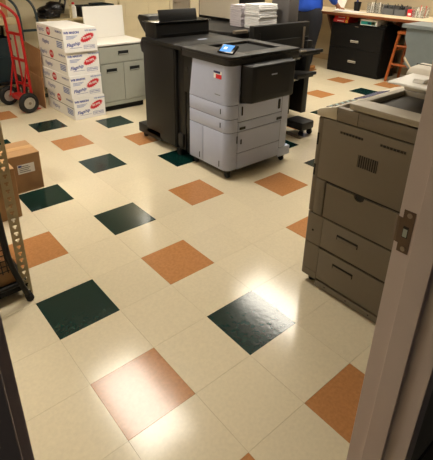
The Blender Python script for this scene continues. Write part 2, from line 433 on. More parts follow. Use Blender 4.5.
# rim as four prisms
tp2.prism(rc(XL-.012, RX0, YF-.016, 1.0, .065), 'z', .9502, zt, bev=.004)
tp2.box(RX0, 2.40, YF-.016, RY0, .9502, zt, bev=.004); tp2.box(RX0, 2.40, RY1, 1.0, .9502, zt, bev=.004); tp2.box(RX1, 2.40, RY0, RY1, .9502, zt, bev=.004)
bmx.free()
top = tp.build('top_cover', M_charc, P, True)
tp2.build('top_rim', M_charc, top, True)
MB().box(RX0, RX1, RY0, RY1, .9500, .9512).build('output_tray', M_dark, top)
MB().cyl((2.385, .415, .945), (2.46, .41, .945), .006, 8).build('lever', M_steel, P)
# touchscreen
def tilt(cx, cy, cz, az, el): return Matrix.Translation((cx, cy, cz)) @ Matrix.Rotation(az, 4, 'Z') @ Matrix.Rotation(el, 4, 'X')
mx = tilt(1.760, .575, 1.000, math.radians(-78), math.radians(32))
scr = MB().box(-.072, .072, -.046, .046, -.010, .010, bev=.007, mx=mx).build('touchscreen', M_blackg, P, True)
MB().box(-.054, .046, -.036, .036, .0102, .0112, mx=mx).build('display', M_screen, scr)
MB().box(-.03, -.004, -.012, .012, .0113, .0117, mx=mx).build('icon', mat('icon_white', S(230, 240, 250), emit=S(220, 235, 255), estr=.6), scr)
MB().box(1.74, 1.79, .545, .605, .96, .995, bev=.004).build('screen_mount', M_black, scr)
# black side tray box
tb = MB(); b = bmesh.new()
fr_ = [(1.795, .335, .636), (2.25, .335, .636), (2.25, .335, .908), (1.795, .335, .908)]
bk = [(1.770, YF-.002, .618), (2.30, YF-.002, .618), (2.30, YF-.002, .912), (1.770, YF-.002, .912)]
A = [b.verts.new(p) for p in fr_]; B2 = [b.verts.new(p) for p in bk]
b.faces.new(A); b.faces.new(B2[::-1])
for i in range(4): b.faces.new((A[i], B2[i], B2[(i+1) % 4], A[(i+1) % 4]))
bmesh.ops.recalc_face_normals(b, faces=b.faces)
bmesh.ops.bevel(b, geom=list(b.edges), offset=.012, segments=3, profile=.5, affect='EDGES'); tb._join(b)
tray = tb.build('side_tray', M_black, P, True)
MB().box(1.83, 2.195, .3335, .3352, .672, .885, bev=.0005).build('tray_lid', M_black, tray)
MB().box(1.985, 2.045, .331, .3338, .826, .836, bev=.001).build('tray_mark', M_pgrey, tray)
# sticker and model marks
st = MB().poly([(XL-.0008, .615, .855), (XL-.0008, .525, .855), (XL-.0008, .525, .800), (XL-.0008, .615, .800)]).build('sticker', M_label, P)
MB().poly([(XL-.0012, .615, .855), (XL-.0012, .540, .855), (XL-.0012, .540, .838), (XL-.0012, .615, .838)]).build('sticker_band', mat('navy', S(36, 40, 92)), st)
MB().poly([(XL-.0012, .590, .832), (XL-.0012, .525, .832), (XL-.0012, .525, .800), (XL-.0012, .590, .800)]).build('sticker_block', M_pred, st)
MB().poly([(XL-.0008, .60, .682), (XL-.0008, .535, .682), (XL-.0008, .535, .676), (XL-.0008, .60, .676)]).build('model_mark', mat('grey_mark', S(120, 120, 124)), P)

# ================================================================ FINISHER joined to the printer's left
Fi = thing('stacker_finisher', 'black stacker finisher standing left of the grey printer', 'finisher', (2.0, 1.35, 0))
b = MB(); b.box(1.668, 2.33, 1.115, 1.60, .07, .925, bev=.008); b.build('body', M_black, Fi, True)
pn = MB().box(1.660, 1.672, 1.13, 1.598, .09, .935, bev=.004).build('front_panel', M_black, Fi, True)
MB().box(1.655, 2.35, 1.02, 1.606, .937, .972, bev=.006).build('top_plate', M_black, Fi, True)
MB().box(1.69, 2.33, 1.012, 1.112, .07, .935, bev=.004).build('recess_column', M_black, Fi, True)
MB().box(1.672, 1.70, 1.03, 1.10, .10, .22, bev=.004).build('recess_step', M_charc, Fi, True)
MB().box(1.66, 2.30, 1.36, 1.752, .055, .148, bev=.01).build('foot', M_black, Fi, True)
for x, y in ((1.71, 1.70), (2.25, 1.70), (1.70, 1.12), (2.25, 1.12)): caster(x, y, Fi)
# raised feeder block along the back with flap and left arm
bk = MB(); bk.box(1.70, 2.285, 1.44, 1.63, .973, 1.095, bev=.022, seg=3, edges=lambda c, d: abs(d.z) > .9 and c.x < 1.9 or abs(d.x) > .9 and c.z > 1.05); fb = bk.build('feeder_block', M_black, Fi, True)
MB().box(1.74, 2.28, 1.432, 1.4405, 1.0, 1.004).build('feeder_seam', M_dark, fb)
MB().box(1.69, 2.30, 1.43, 1.64, 1.0952, 1.106, bev=.004).build('feeder_lid', M_blackg, fb, True)
fl = MB(); fl.box(-.205, .205, -.008, .008, 0, .098, bev=.004, mx=Matrix.Translation((1.985, 1.50, 1.103)) @ Matrix.Rotation(math.radians(-14), 4, 'X')); fl.build('flap', M_black, fb, True)
ar = MB(); ar.prism([(1.635, .99), (1.66, 1.10), (1.70, 1.13), (1.85, 1.135), (1.875, 1.105), (1.82, 1.04), (1.76, .985), (1.72, .965)], 'x', 1.78, 2.2, bev=.008); ar.build('left_arm', M_black, Fi, True)
MB().prism([(1.607, .80), (1.607, .955), (1.68, .96), (1.72, .90), (1.70, .83)], 'x', 1.70, 2.2, bev=.008).build('left_catch', M_black, Fi, True)
MB().poly([(1.98, 1.20, .9728), (2.07, 1.19, .9728), (2.075, 1.225, .9728), (1.985, 1.235, .9728)]).build('top_mark', M_pgrey, Fi)

# ================================================================ LARGE REAR MACHINE
Rm = thing('production_copier', 'large black copier with raised beige back panel behind the printers', 'copier', (3.0, 1.8, 0))
b = MB(); b.box(2.62, 3.50, 1.32, 2.68, .08, .90, bev=.01); b.build('body', M_black, Rm, True)
MB().prism([(2.50, 1.56), (2.56, 1.44), (2.80, 1.36), (3.5, 1.36), (3.5, 2.68), (2.62, 2.68), (2.50, 2.1)], 'z', .902, .965, bev=.006).build('top_deck', M_charc, Rm, True)
bp = MB().box(3.12, 3.50, 1.90, 2.66, .966, 1.42, bev=.01).build('raised_back', M_black, Rm, True)
MB().box(3.112, 3.122, 1.93, 2.635, 1.0, 1.22, bev=.004).build('back_panel', M_cop2, bp)
MB().box(3.30, 3.46, 1.36, 1.61, .966, 1.36, bev=.01).build('side_tower', mat('grey_panel', S(104, 100, 100), rough=.5), Rm, True)
MB().box(3.0, 3.06, 1.87, 1.89, .966, 1.03, bev=.004).build('paper_stop', M_black, Rm)
for x, y in ((2.7, 1.5), (3.4, 1.5), (2.7, 2.45), (3.4, 2.45)): caster(x, y, Rm, .035)
# delivery end with frame, trays and foot
e = MB(); e.box(2.60, 3.42, 1.16, 1.225, .80, 1.045, bev=.008); ee = e.build('delivery_head', M_black, Rm, True)
MB().box(2.66, 3.40, 1.148, 1.16, .66, .90, bev=.003).build('delivery_plate', mat('inner_black', S(16, 15, 15), rough=.6), Rm)
MB().box(2.66, 2.68, 1.142, 1.15, .68, .98, bev=.002).build('guide_rail', M_charc, ee)
MB().box(3.34, 3.42, 1.10, 1.30, .08, .86, bev=.004).build('end_post', M_black, Rm, True)
MB().box(3.305, 3.325, 1.135, 1.15, .70, 1.0, bev=.002).build('guide_rail', M_steel, ee)
MB().box(2.98, 3.12, 1.15, 1.3, .08, .80, bev=.004).build('end_post', M_black, Rm, True)
MB().box(3.14, 3.17, 1.13, 1.15, .1, .75).build('lift_rail', M_charc, Rm)
MB().box(2.66, 2.95, 1.19, 1.31, .08, .80).build('end_panel', M_black, Rm)
for z0, y0, x1 in ((.80, .74, 3.13), (.585, .76, 3.09)):
    t = MB(); t.prism([(1.14, z0-.03), (1.14, z0), (y0, z0+.052), (y0, z0+.022)], 'x', 2.80, x1, bev=.004)
    tr_ = t.build('output_tray', M_black, Rm, True)
    MB().cyl((2.82, 1.02, z0-.055), (3.10, 1.02, z0-.055), .042, 16).build('tray_carriage', M_blackg, tr_, True)
    MB().box(2.84, x1-.02, y0+.02, y0+.2, z0-.004+.005, z0+.016).build('tray_lining', M_charc, tr_)
ft = MB(); ft.box(2.90, 3.09, .72, .94, .065, .150, bev=.016); ft.build('end_foot', M_black, Rm, True)
caster(3.06, .75, Rm, .03); caster(2.93, .75, Rm, .03)
MB().box(2.86, 2.885, .70, 1.15, .004, .03, bev=.003).build('foot_rail', M_steel, Rm)
MB().box(2.55, 2.72, 1.36, 1.40, .955, .985, bev=.004).build('deck_hinge', M_steel, Rm)

# paper stacks on the deck
def stack(name, label, x0, x1, y0, y1, n, h, m, jit, rot=0, loc=None):
    t = thing(name, label, 'paper stack', ((x0+x1)/2, (y0+y1)/2, .966))
    z = .966
    for i in range(n):
        dx, dy = random.uniform(-jit, jit), random.uniform(-jit, jit); a = random.uniform(-.03, .03)*(jit/.01)
        mxx = Matrix.Translation(((x0+x1)/2+dx, (y0+y1)/2+dy, z)) @ Matrix.Rotation(a, 4, 'Z')
        MB().box(-(x1-x0)/2, (x1-x0)/2, -(y1-y0)/2, (y1-y0)/2, 0, h-.003, bev=.002, seg=1, mx=mxx).build('paper_bundle', m, t)
        z += h
stack('paper_stack', 'tall neat stack of lilac white printed sheets on the rear copier', 2.92, 3.10, 1.680, 1.855, 10, .022, M_paper2, .004)
stack('paper_stack', 'tall uneven stack of bright white sheets, nearer the delivery trays', 2.93, 3.20, 1.43, 1.640, 13, .0185, M_paper, .011)

# ================================================================ RIGHT HAND COPIER
K = thing('beige_copier', 'beige floor standing copier beside the door frame', 'copier', (1.5, -1.05, 0))
X0, X1, Y0, Y1 = 1.2, 1.86, -1.42, -.70
MB().box(X0+.008, X1, Y0, Y1-.012, .055, .96, bev=.01).build('body', mat('copier_shadow_gap', S(34, 30, 26), rough=.6), K, True)
def side(name, y0, y1, z0, z1, bev=.004, x=X0, m=M_cop): return MB().box(x, x+.03, y0, y1, z0, z1, bev=bev).build(name, m, K, True)
# upper scanner row, upper cover, bypass door, drawer sides, plinth
side('scanner_side', Y0, Y1-.095, .934, .996)
uc = side('upper_side_cover', Y0, Y1-.028, .626, .930)
for a, b_ in ((-.943, -.827), (-1.141, -1.027), (-1.36, -1.24)):
    v = MB().box(X0-.0015, X0+.004, a, b_, .882, .892).build('vent_slot', mat('vent_shade', S(46, 41, 36), rough=.8), uc)
    for k in range(7): MB().box(X0-.003, X0+.002, a+.008+k*.0155, a+.0095+k*.0155, .882, .892).build('vent_fin', M_cop, v)
v = MB().box(X0-.0015, X0+.004, -1.03, -.934, .756, .812).build('vent_grille', MATS['vent_shade'], uc)
for k in range(9): MB().box(X0-.003, X0+.002, -1.03+.0035+k*.0108, -1.03+.006+k*.0108, .756, .812).build('vent_fin', M_cop, v)
# bypass door with thumb notch: two halves of outline around a semicircle
nb = MB(); nb.prism([(-.792, .434), (-.792, .616), (-.946, .616)] + [(-.972+.026*math.cos(a), .616-.026*math.sin(a)) for a in [PI*k/10 for k in range(1, 10)]] + [(-.998, .616), (Y0+.02, .616), (Y0+.02, .434)], 'x', X0-.002, X0+.02)
by = nb.build('bypass_door', M_cop, K)
side('door_surround', Y1-.083, Y1-.028, .428, .622)
for z0, z1, hz in ((.256, .424, .36), (.056, .246, .187)):
    d = side('cassette_side', Y0, -.797, z0, z1)
    h = MB().box(X0-.0015, X0+.002, -1.006, -.888, hz-.013, hz+.013).build('hand_grip', M_dark, d)
    MB().box(X0-.003, X0+.001, -1.002, -.892, hz-.012, hz+.003, bev=.001).build('grip_lip', M_cop, h)
side('plinth', Y0, -.797, .008, .046, .003)
for k in range(3): MB().cyl((X0-.001, -.83-.13*k-.03, .03), (X0+.002, -.83-.13*k-.03, .03), .004, 8).build('plinth_screw', M_dark, K)
# front door column seen end on (rounded towards the front)
def colpiece(z0, z1, name='front_cover_edge'):
    b = MB(); b.box(X0, X1-.02, -.797, Y1, z0, z1, bev=.012, seg=3, edges=lambda c, d: abs(d.z) > .9 and c.y > -.75); return b.build(name, M_cop, K, True)
for z0, z1 in ((.045, .085), (.088, .250), (.253, .424)): colpiece(z0, z1)
fc = MB(); fc.box(X0+.004, X1-.02, Y1-.030, Y1+.004, .427, .930, bev=.010, seg=3); fco = fc.build('front_cover', M_cop, K, True)
for z in (.82, .66): MB().box(X0+.002, X0+.006, Y1-.012, Y1-.002, z-.03, z+.03, bev=.001).build('cover_latch', M_dark, fco)
for z in (.56, .50): MB().box(X0-.001, X0+.003, Y1-.072, Y1-.05, z-.025, z+.022, bev=.002).build('hinge_plate', M_cop, K)
MB().cyl((X0-.001, -.745, .33), (X0+.002, -.745, .33), .006, 10).build('lock_hole', M_dark, K)
# control panel wedge, keys and screen
w_ = MB(); w_.prism([(Y1+.012, .932), (Y1+.014, .958), (Y1, .968), (-.79, .996), (-.80, .934)], 'x', X0, X1, bev=.004); cp = w_.build('control_panel', M_cop2, K, True)
nrm = Vector((0, .028, .09)).normalized()
def onpanel(x, t, lift=.0015): # t 0 at the front, 1 at the back of the sloping panel
    y = Y1 + (-.79-Y1)*t; z = .968 + .028*t
    return Vector((x, y, z)) + nrm*lift
slope = math.atan2(-.028, .09)
for i in range(9):
    for j in range(3):
        p = onpanel(1.235+.021*i, .22+.2*j); MB().box(-.007, .007, -.006, .006, -.001, .002, bev=.001, seg=1, mx=Matrix.Translation(p) @ Matrix.Rotation(slope, 4, 'X')).build('key', mat('key_cyan', S(170, 196, 196), rough=.4) if (i+j) % 2 else M_cop, cp)
p = onpanel(1.56, .5); MB().box(-.11, .11, -.032, .032, -.001, .002, mx=Matrix.Translation(p) @ Matrix.Rotation(slope, 4, 'X')).build('display', mat('display_violet', S(128, 126, 168), rough=.2), cp)
# side pictograms
for i, y in enumerate((-.83, -.865, -.885, -.93, -.965, -1.0, -1.06, -1.12)):
    MB().cyl((X0-.0006, y, .965+.006*math.sin(i*2.1)), (X0+.001, y, .965+.006*math.sin(i*2.1)), .0055 if i % 3 else .004, 10).build('pictogram', mat('pictogram_grey', S(120, 110, 96), rough=.6), K)
MB().box(X0-.0006, X0+.002, -.906, -.904, .936, .994).build('row_seam', M_seam, K)
# lid with document feeder
WX0, WX1, WY0, WY1 = 1.30, 1.60, Y0+.03, -.888
ld = MB(); ld.box(X0-.004, WX0, Y0, -.856, 1.003, 1.030, bev=.004); ld.box(WX1, X1, Y0, -.856, 1.003, 1.030, bev=.004); ld.box(WX0-.004, WX1+.004, WY1, -.856, 1.003, 1.030, bev=.004); ld.box(WX0-.004, WX1+.004, Y0, WY0, 1.003, 1.030, bev=.004)
lid = ld.build('lid', mat('copier_lid', S(160, 150, 134), rough=.5), K, True)
MB().box(WX0, WX1, WY0, WY1, 1.0035, 1.0075).build('exit_well', mat('well_grey', S(60, 54, 47), rough=.7), lid)
b = MB(); b.prism([(1.39, 1.100), (1.395, 1.110), (1.66, 1.118), (1.66, 1.085)], 'y', Y0+.03, -.905, bev=.004); it = b.build('input_tray', M_white, K, True)
b = MB(); b.prism([(1.44, 1.1125), (1.455, 1.128), (1.51, 1.128), (1.54, 1.1155)], 'y', -1.04, -.99, bev=.003); b.build('paper_guide', M_white, it)
b = MB(); b.prism([(1.44, 1.1125), (1.455, 1.127), (1.54, 1.128), (1.56, 1.1155)], 'y', -1.32, -1.27, bev=.003); b.build('paper_guide', M_white, it)
b = MB(); b.prism([(1.61, 1.0302), (1.60, 1.115), (1.63, 1.138), (1.74, 1.145), (1.83, 1.128), (1.855, 1.08), (1.855, 1.0302)], 'y', Y0+.01, -.875, bev=.008); ff = b.build('document_feeder', M_cop2, K, True)
MB().box(1.70, 1.703, Y0+.008, -.872, 1.12, 1.1455).build('feeder_seam', M_seam, ff)
for x, y in ((1.245, -.745), (1.82, -.745), (1.245, -1.38), (1.82, -1.38)):
    MB().cyl((x, y, 0), (x, y, .055), .018, 12, bev=.003).build('foot', M_rub, K)

# ================================================================ WHITE CARTONS
L_, W_, H_ = .36, .70, .2395
def carton(label, z, dx=0, dy=0, rz=0):
    t = thing('paper_carton', label, 'box', (1.522+dx, 2.915+dy, z), rz, 'white paper cartons', local=True)
    x0, x1, y0, y1 = -L_/2, L_/2, -W_/2, W_/2
    body = MB(); body.box(x0+.0015, x1, y0, y1, 0, H_*.52, bev=.002, seg=1); body.build('lower_tray', M_boxw, t)
    lid = MB(); lid.box(x0, x1, y0-.0015, y1, H_*.535, H_-.001, bev=.002, seg=1); lid.build('upper_tray', M_boxw, t)
    MB().box(x0+.004, x1-.002, y0-.0012, y1-.002, H_*.50, H_*.55).build('carton_sleeve', M_boxw, t)
    # front end print (faces -y)
    yq = y0-.003
    MB().box(x0+.001, x1-.001, yq+.0004, y0+.001, .003, H_-.003).build('end_panel', M_boxw, t)
    F_ = lambda x, zz: frame_mx((x, yq, zz), (1, 0, 0), (0, 0, 1))
    text('lettering', 'WB MASON', .030, M_pblue, t, F_(x0+.090, H_-.042), bold=.0016)
    text('lettering', 'WB MASON', .024, M_pblue2, t, F_(x1-.062, H_-.030), bold=.0006)
    text('lettering', 'Flagship', .047, M_pblue, t, frame_mx((x0+.098, yq, .082), (1, 0, .12), (-.12, 0, 1)), shear=.35, bold=.0012)
    for i in range(3): MB().box(x0+.03, x0+.15-.02*i, yq, yq+.0004, H_-.078-.012*i, H_-.073-.012*i).build('fine_print', M_pblue2, t)
    MB().box(x0+.06, x0+.19, yq, yq+.0004, .044, .047).build('underline', M_pblue, t)
    # red starburst
    pts = []
    for k in range(40):
        a = 2*PI*k/40; r = 1.0 if k % 2 else .78
        pts.append((x1-.105+.082*r*math.cos(a)*1.0+.012*math.sin(a), yq, .140+.046*r*math.sin(a)+.018*math.cos(a)))
    b = MB(); b.poly(pts); b.build('starburst', M_pred, t)
    text('burst_lettering', '99.99%', .034, M_label, t, frame_mx((x1-.105, yq-.0006, .140), (1, 0, .2), (-.2, 0, 1)), bold=.0008)
    # outlined box with line of letters
    bx0, bx1, bz0, bz1 = x1-.150, x1-.028, .030, .066
    b = MB()
    for a in ((bx0, bx1, bz0, bz0+.003), (bx0, bx1, bz1-.003, bz1), (bx0, bx0+.003, bz0+.003, bz1-.003), (bx1-.003, bx1, bz0+.003, bz1-.003)): b.box(a[0], a[1], yq, yq+.0004, a[2], a[3])
    b.build('print_frame', M_pblue, t)
    text('lettering', 'COPY PAPER', .019, M_pblue, t, F_((bx0+bx1)/2, (bz0+bz1)/2), bold=.0005)
    # long side print (faces -x)
    xq = x0-.0012
    G_ = lambda y, zz: frame_mx((xq, y, zz), (0, -1, 0), (0, 0, 1))
    b = MB(); b.poly([(xq, .02+.052*math.cos(2*PI*k/24), .182+.042*math.sin(2*PI*k/24)) for k in range(24)][::-1]); b.build('red_seal', M_pred, t)
    text('seal_lettering', 'WB', .045, M_label, t, frame_mx((xq-.0006, .02, .182), (0, -1, 0), (0, 0, 1)), bold=.001)
    text('lettering', 'Flagship', .06, M_pblue, t, G_(.235, .185), shear=.3)
    text('lettering', 'WB MASON', .030, M_pblue, t, G_(-.245, .20), bold=.0006)
    text('lettering', 'Flagship', .06, M_pblue, t, G_(.13, .065), shear=.3)
    for i in range(4): MB().box(xq, xq+.0006, -.31, -.17, .045+i*.017, .054+i*.017).build('print_block', M_pblue2, t)
    b = MB(); b.box(x0+.0008, x0+.012, -.335, .30, H_*.518, H_*.540); b.build('split_line', M_dark, t)
    return t
carton('white paper carton at the bottom of the stack, resting on the floor', 0, .012, 0, math.radians(1.0))
carton('white paper carton second from the floor in the stack', H_, -.012, .0, math.radians(2.5))
carton('white paper carton third from the floor, just under the top one', 2*H_, -.006, .012, math.radians(1.2))
carton('white paper carton on top of the stack of four', 3*H_, -.020, -.012, math.radians(0.2))

# ================================================================ GREY CABINET
Cb = thing('grey_cabinet', 'light grey metal cabinet with one drawer and two doors', 'cabinet', (2.01, 2.87, 0))
cx0, cx1, cy0, cy1 = 1.722, 2.300, 2.612, 3.10
MB().box(cx0, cx1, cy0+.02, cy1, .07, .742, bev=.003).build('body', M_cabg, Cb)
MB().box(cx0+.03, cx1-.03, cy0+.05, cy1-.02, 0, .07).build('toe_kick', M_dark, Cb)
def front(name, x0, x1, z0, z1, hx, hz, hw=.128):
    d = MB().box(x0, x1, cy0, cy0+.019, z0, z1, bev=.003).build(name, M_cabg, Cb)
    h = MB().box(hx-hw/2, hx+hw/2, cy0-.004, cy0+.001, hz-.024, hz+.022, bev=.002).build('recessed_pull', M_dark, d)
    MB().box(hx-hw/2+.006, hx+hw/2-.006, cy0-.008, cy0-.003, hz-.021, hz-.011, bev=.001).build('pull_lip', M_cabg, h)
front('drawer', cx0+.004, cx1-.004, .553, .728, 2.015, .655)
front('door', cx0+.004, 2.007, .120, .545, 1.860, .470)
front('door', 2.013, cx1-.004, .120, .545, 2.150, .470)
MB().box(cx0, cx1, cy0+.003, cy0+.02, .07, .114, bev=.002).build('base_rail', M_cabg, Cb)
MB().box(cx0-.012, cx1+.012, cy0-.012, cy1+.02, .7425, .764, bev=.004).build('top', M_lamw, Cb)
# white board standing on it, leaning on the shelving behind
wbx = MB(); wbx.box(1.80, 2.30, -.012, .012, 0, .345, bev=.003, mx=Matrix.Translation((0, 3.075, .7645)) @ Matrix.Rotation(math.radians(-3), 4, 'X'))
tag(wbx.build('white_board', M_lamw), 'blank white board standing on the grey cabinet top', 'board')

# ================================================================ SHELVING ALONG THE BACK WALL
def slotted_post(mb_parent, x, y, z0, z1, m, nrm='y', w=.040):
    # perforated angle post with real keyhole slots, flange in the xz plane plus a return flange
    mb = MB(); t = .003; p = .0508
    mb.box(x-w/2, x-w*.2, y, y+t, z0, z1); mb.box(x+w*.2, x+w/2, y, y+t, z0, z1)
    z = z0
    while z < z1:
        mb.box(x-w*.2, x+w*.2, y, y+t, z, min(z+p*.42, z1))
        if z+p < z1:
            mb.box(x-w*.2, x-w*.07, y, y+t, z+p*.42, z+p*.72); mb.box(x+w*.07, x+w*.2, y, y+t, z+p*.42, z+p*.72)
        z += p
    mb.box(x+w/2-t, x+w/2, y+t, y+w, z0, z1)
    return mb.build('slotted_post', m, mb_parent)
Sh = thing('shelving_unit', 'beige shelving against the back wall behind the white cartons', 'shelving', (2.2, 4.15, 0))
for x in (2.02, 2.715):
    slotted_post(Sh, x, 3.93, 0, 2.0, M_shelf); slotted_post(Sh, x, 4.36, 0, 2.0, M_shelf)
for z in (.12, .50, .895, 1.36, 1.80):
    MB().box(1.70, 2.74, 3.935, 4.40, z-.025, z, bev=.003).build('shelf_board', M_shelf, Sh)
Sl = thing('shelving_unit', 'beige shelving with thick fronted boards behind the red hand truck', 'shelving', (.5, 4.15, 0))
for x in (-.3, 1.30):
    MB().box(x-.02, x+.02, 4.34, 4.38, 0, 2.0, bev=.002).build('post', M_shelf, Sl)
for z in (.945, 1.45):
    MB().box(-.4, 1.34, 3.95, 4.40, z-.085, z, bev=.004).build('shelf_board', M_shelf, Sl)
MB().box(-.4, 1.36, 3.95, 4.40, .145, .185, bev=.004).build('shelf_board', M_fblack, Sl)
MB().box(-.4, 1.34, 4.385, 4.40, .2, 2.0).build('back_panel', mat('brown_panel', S(112, 92, 64), rough=.7), Sl)
# things on those shelves
bag = thing('plastic_bag', 'crumpled black plastic bag on the shelf behind the white cartons', 'bag', (1.82, 4.08, .896))
bm = bmesh.new(); bmesh.ops.create_icosphere(bm, subdivisions=3, radius=1)
for v in bm.verts:
    n = 1 + .16*math.sin(7*v.co.x+3*v.co.y)+.12*math.sin(9*v.co.z+5*v.co.x)
    px_ = v.co.x*.17*n; v.co = Vector((1.82+px_, 4.08+v.co.y*.11*n, .896+.085+max(-.084, (v.co.z*.10*n)+.22*px_)))
b = MB(); b._join(bm); b.build('crumpled_film', M_bag, bag, True)
b = MB(); b.tube([(1.97, 4.06, .95), (2.0, 4.05, 1.05), (2.02, 4.07, 1.12), (1.98, 4.06, 1.18), (1.93, 4.06, 1.06)], .012, 8, 1); b.build('tied_neck', M_bag, bag, True)
def crate(name, label, cat, x0, x1, y0, y1, z0, h, m, taper=.01, rim=True):
    t = thing(name, label, cat, ((x0+x1)/2, (y0+y1)/2, z0))
    b = MB(); bb_ = bmesh.new(); w4 = .006
    def ring(i, z, t_): return [bb_.verts.new(p) for p in ((x0+i+t_, y0+i+t_, z), (x1-i-t_, y0+i+t_, z), (x1-i-t_, y1-i-t_, z), (x0+i+t_, y1-i-t_, z))]
    R_ = [ring(0, z0, taper), ring(0, z0+h, 0), ring(w4, z0+h, 0), ring(w4, z0+.01, taper)]
    for A, B2 in zip(R_, R_[1:]):
        for k in range(4): bb_.faces.new((A[k], A[(k+1) % 4], B2[(k+1) % 4], B2[k]))
    bb_.faces.new(R_[0][::-1]); bb_.faces.new(R_[-1]); b._join(bb_); b.build('shell', m, t)
    if rim:
        b = MB()
        for a in ((x0-.008, x1+.008, y0-.008, y0), (x0-.008, x1+.008, y1, y1+.008), (x0-.008, x0, y0, y1), (x1, x1+.008, y0, y1)): b.box(*a, z0+h-.025, z0+h)
        b.build('rim', m, t)
    return t
crate('storage_bin', 'dark teal storage bin on the bottom shelf behind the red hand truck', 'bin', .62, 1.255, 3.98, 4.32, .186, .30, M_teal)
crate('storage_bin', 'dark teal storage bin stacked on the other behind the red hand truck', 'bin', .60, 1.24, 3.98, 4.32, .487, .22, M_teal)
t = thing('cardboard_carton', 'small brown carton on the thick shelf above the dark bins', 'box', (1.06, 4.15, .946))
MB().box(.85, 1.27, 4.03, 4.32, .946, 1.16, bev=.003).build('carton_body', M_card2, t)
MB().box(1.05, 1.08, 4.028, 4.322, 1.0, 1.1612).build('tape_strip', M_tape, t)
MB().box(1.10, 1.20, 4.0285, 4.031, 1.03, 1.10).build('address_label', M_label, t)
# small things on the shelf above the white board
for i, (x, h, m, lb) in enumerate(((2.09, .19, M_label, 'white spray bottle with red cap on the shelf behind the white board'),)):
    t = thing('spray_bottle', lb, 'bottle', (x, 4.0, .896))
    MB().lathe([(.0, 0), (.034, 0), (.036, .02), (.036, h*.7), (.016, h*.82), (.016, h*.86)], 20, Matrix.Translation((x, 4.0, .896))).build('bottle_body', m, t, True)
    MB().cyl((x, 4.0, .896+h*.86), (x, 4.0, .896+h*1.0), .018, 14, bev=.003).build('cap', M_pred, t, True)
crate('desk_tray', 'dark open tray on the shelf behind the white board', 'tray', 2.17, 2.42, 4.0, 4.3, .896, .13, M_black, .02)
crate('desk_tray', 'black wire tray right of the dark open tray on the back shelf', 'tray', 2.46, 2.67, 4.0, 4.3, .896, .15, M_teal, .0)

# ================================================================ RED HAND TRUCK
def wheel(x, y, z, ax, r, par, name='wheel'):
    q = Vector(ax).to_track_quat('Z', 'Y').to_matrix().to_4x4(); mx = Matrix.Translation((x, y, z)) @ q
    tyre = []
    for k in range(13):
        a = -PI/2 + PI*k/12
    prof = [(r*.58, -.028)] + [(r-.036+.036*math.cos(a), .036*math.sin(a)) for a in [(-.45*PI + .9*PI*k/10) for k in range(11)]] + [(r*.58, .028)]
    b = MB(); b.lathe(prof, 30, mx, cap=False); o = b.build(name, M_rub, par, True)
    b = MB(); b.lathe([(0, -.02), (r*.57, -.024), (r*.575, .024), (r*.45, .026), (r*.40, .012), (r*.22, .012), (r*.2, .03), (0, .03)], 24, mx); rim = b.build('rim', M_rim, o, True)
    b = MB(); b.lathe([(0, -.034), (r*.14, -.034), (r*.14, .036), (0, .036)], 12, mx); b.build('hub', M_steel, o, True)
    return o
Ht = thing('hand_truck', 'red two wheeled hand truck with pneumatic tyres', 'hand truck', (1.05, 3.35, 0))
ax = Vector((-.072, .442, 0)).normalized(); fwd = Vector((ax.y, -ax.x, 0))    # fwd points to the nose plate
wR = Vector((1.075, 3.13, .115)); wL = wR + ax*.46
def wc(p): return p
for p, s in ((wR, -1), (wL, 1)): wheel(p.x, p.y, p.z, ax*s, .115, Ht)
MB().cyl(wR+ax*.02, wL-ax*.02, .011, 12).build('axle', M_steel, Ht)
def rail(s):
    b0 = wR + ax*s + fwd*.085
    lean = fwd*-.02
    pts = [b0+Vector((0, 0, -.06)), b0+Vector((0, 0, .4))+lean*.4, b0+Vector((0, 0, .86))+lean, b0+Vector((0, 0, .93))-fwd*.035, b0+Vector((0, 0, 1.02))-fwd*.13, b0+Vector((0, 0, 1.07))-fwd*.24, b0+Vector((0, 0, 1.08))-fwd*.36]
    return pts
pR, pL = rail(.07), rail(.37)
MB().tube(pR, .0155, 12, 2).build('side_rail', M_red, Ht, True)
MB().tube(pL, .0155, 12, 2).build('side_rail', M_red, Ht, True)
MB().tube([pR[-1], pR[-1]-fwd*.03, pL[-1]-fwd*.03, pL[-1]], .0155, 12, 1).build('handle_bar', M_red, Ht, True)
def at(s, z, f=0): return wR + ax*s + fwd*(.085-.02*min(1, max(0, (z-.05)/.9))+f) + Vector((0, 0, z-.115))
for z in (.84, .56, .28):
    MB().box(-.15, .15, -.006, .006, -.016, .016, bev=.002, mx=Matrix.Translation(at(.22, z)) @ Matrix.Rotation(math.atan2(ax.y, ax.x), 4, 'Z')).build('cross_bar', M_red, Ht)
MB().tube([at(.22, .12), at(.22, .84)], .011, 8).build('centre_bar', M_red, Ht, True)
for s in (.07, .37):
    MB().tube([at(s, .52), wR+ax*s+Vector((0, 0, .02))-fwd*.02], .010, 8).build('axle_brace', M_red, Ht, True)
    MB().tube([at(s, .10), wR+ax*s], .012, 8).build('axle_brace', M_red, Ht, True)
b = MB(); b.box(-.13, .13, -.045, .045, -.004, .05, bev=.003, mx=Matrix.Translation(wR+ax*.22+fwd*.03+Vector((0, 0, .0))) @ Matrix.Rotation(math.atan2(ax.y, ax.x), 4, 'Z')); b.build('axle_bracket', M_red, Ht)
b = MB(); b.box(-.17, .17, -.075, 0, 0, .008, bev=.002, mx=Matrix.Translation(wR+ax*.22+fwd*.09+Vector((0, 0, -.112))) @ Matrix.Rotation(math.atan2(ax.y, ax.x), 4, 'Z')); b.build('nose_plate', M_red, Ht)
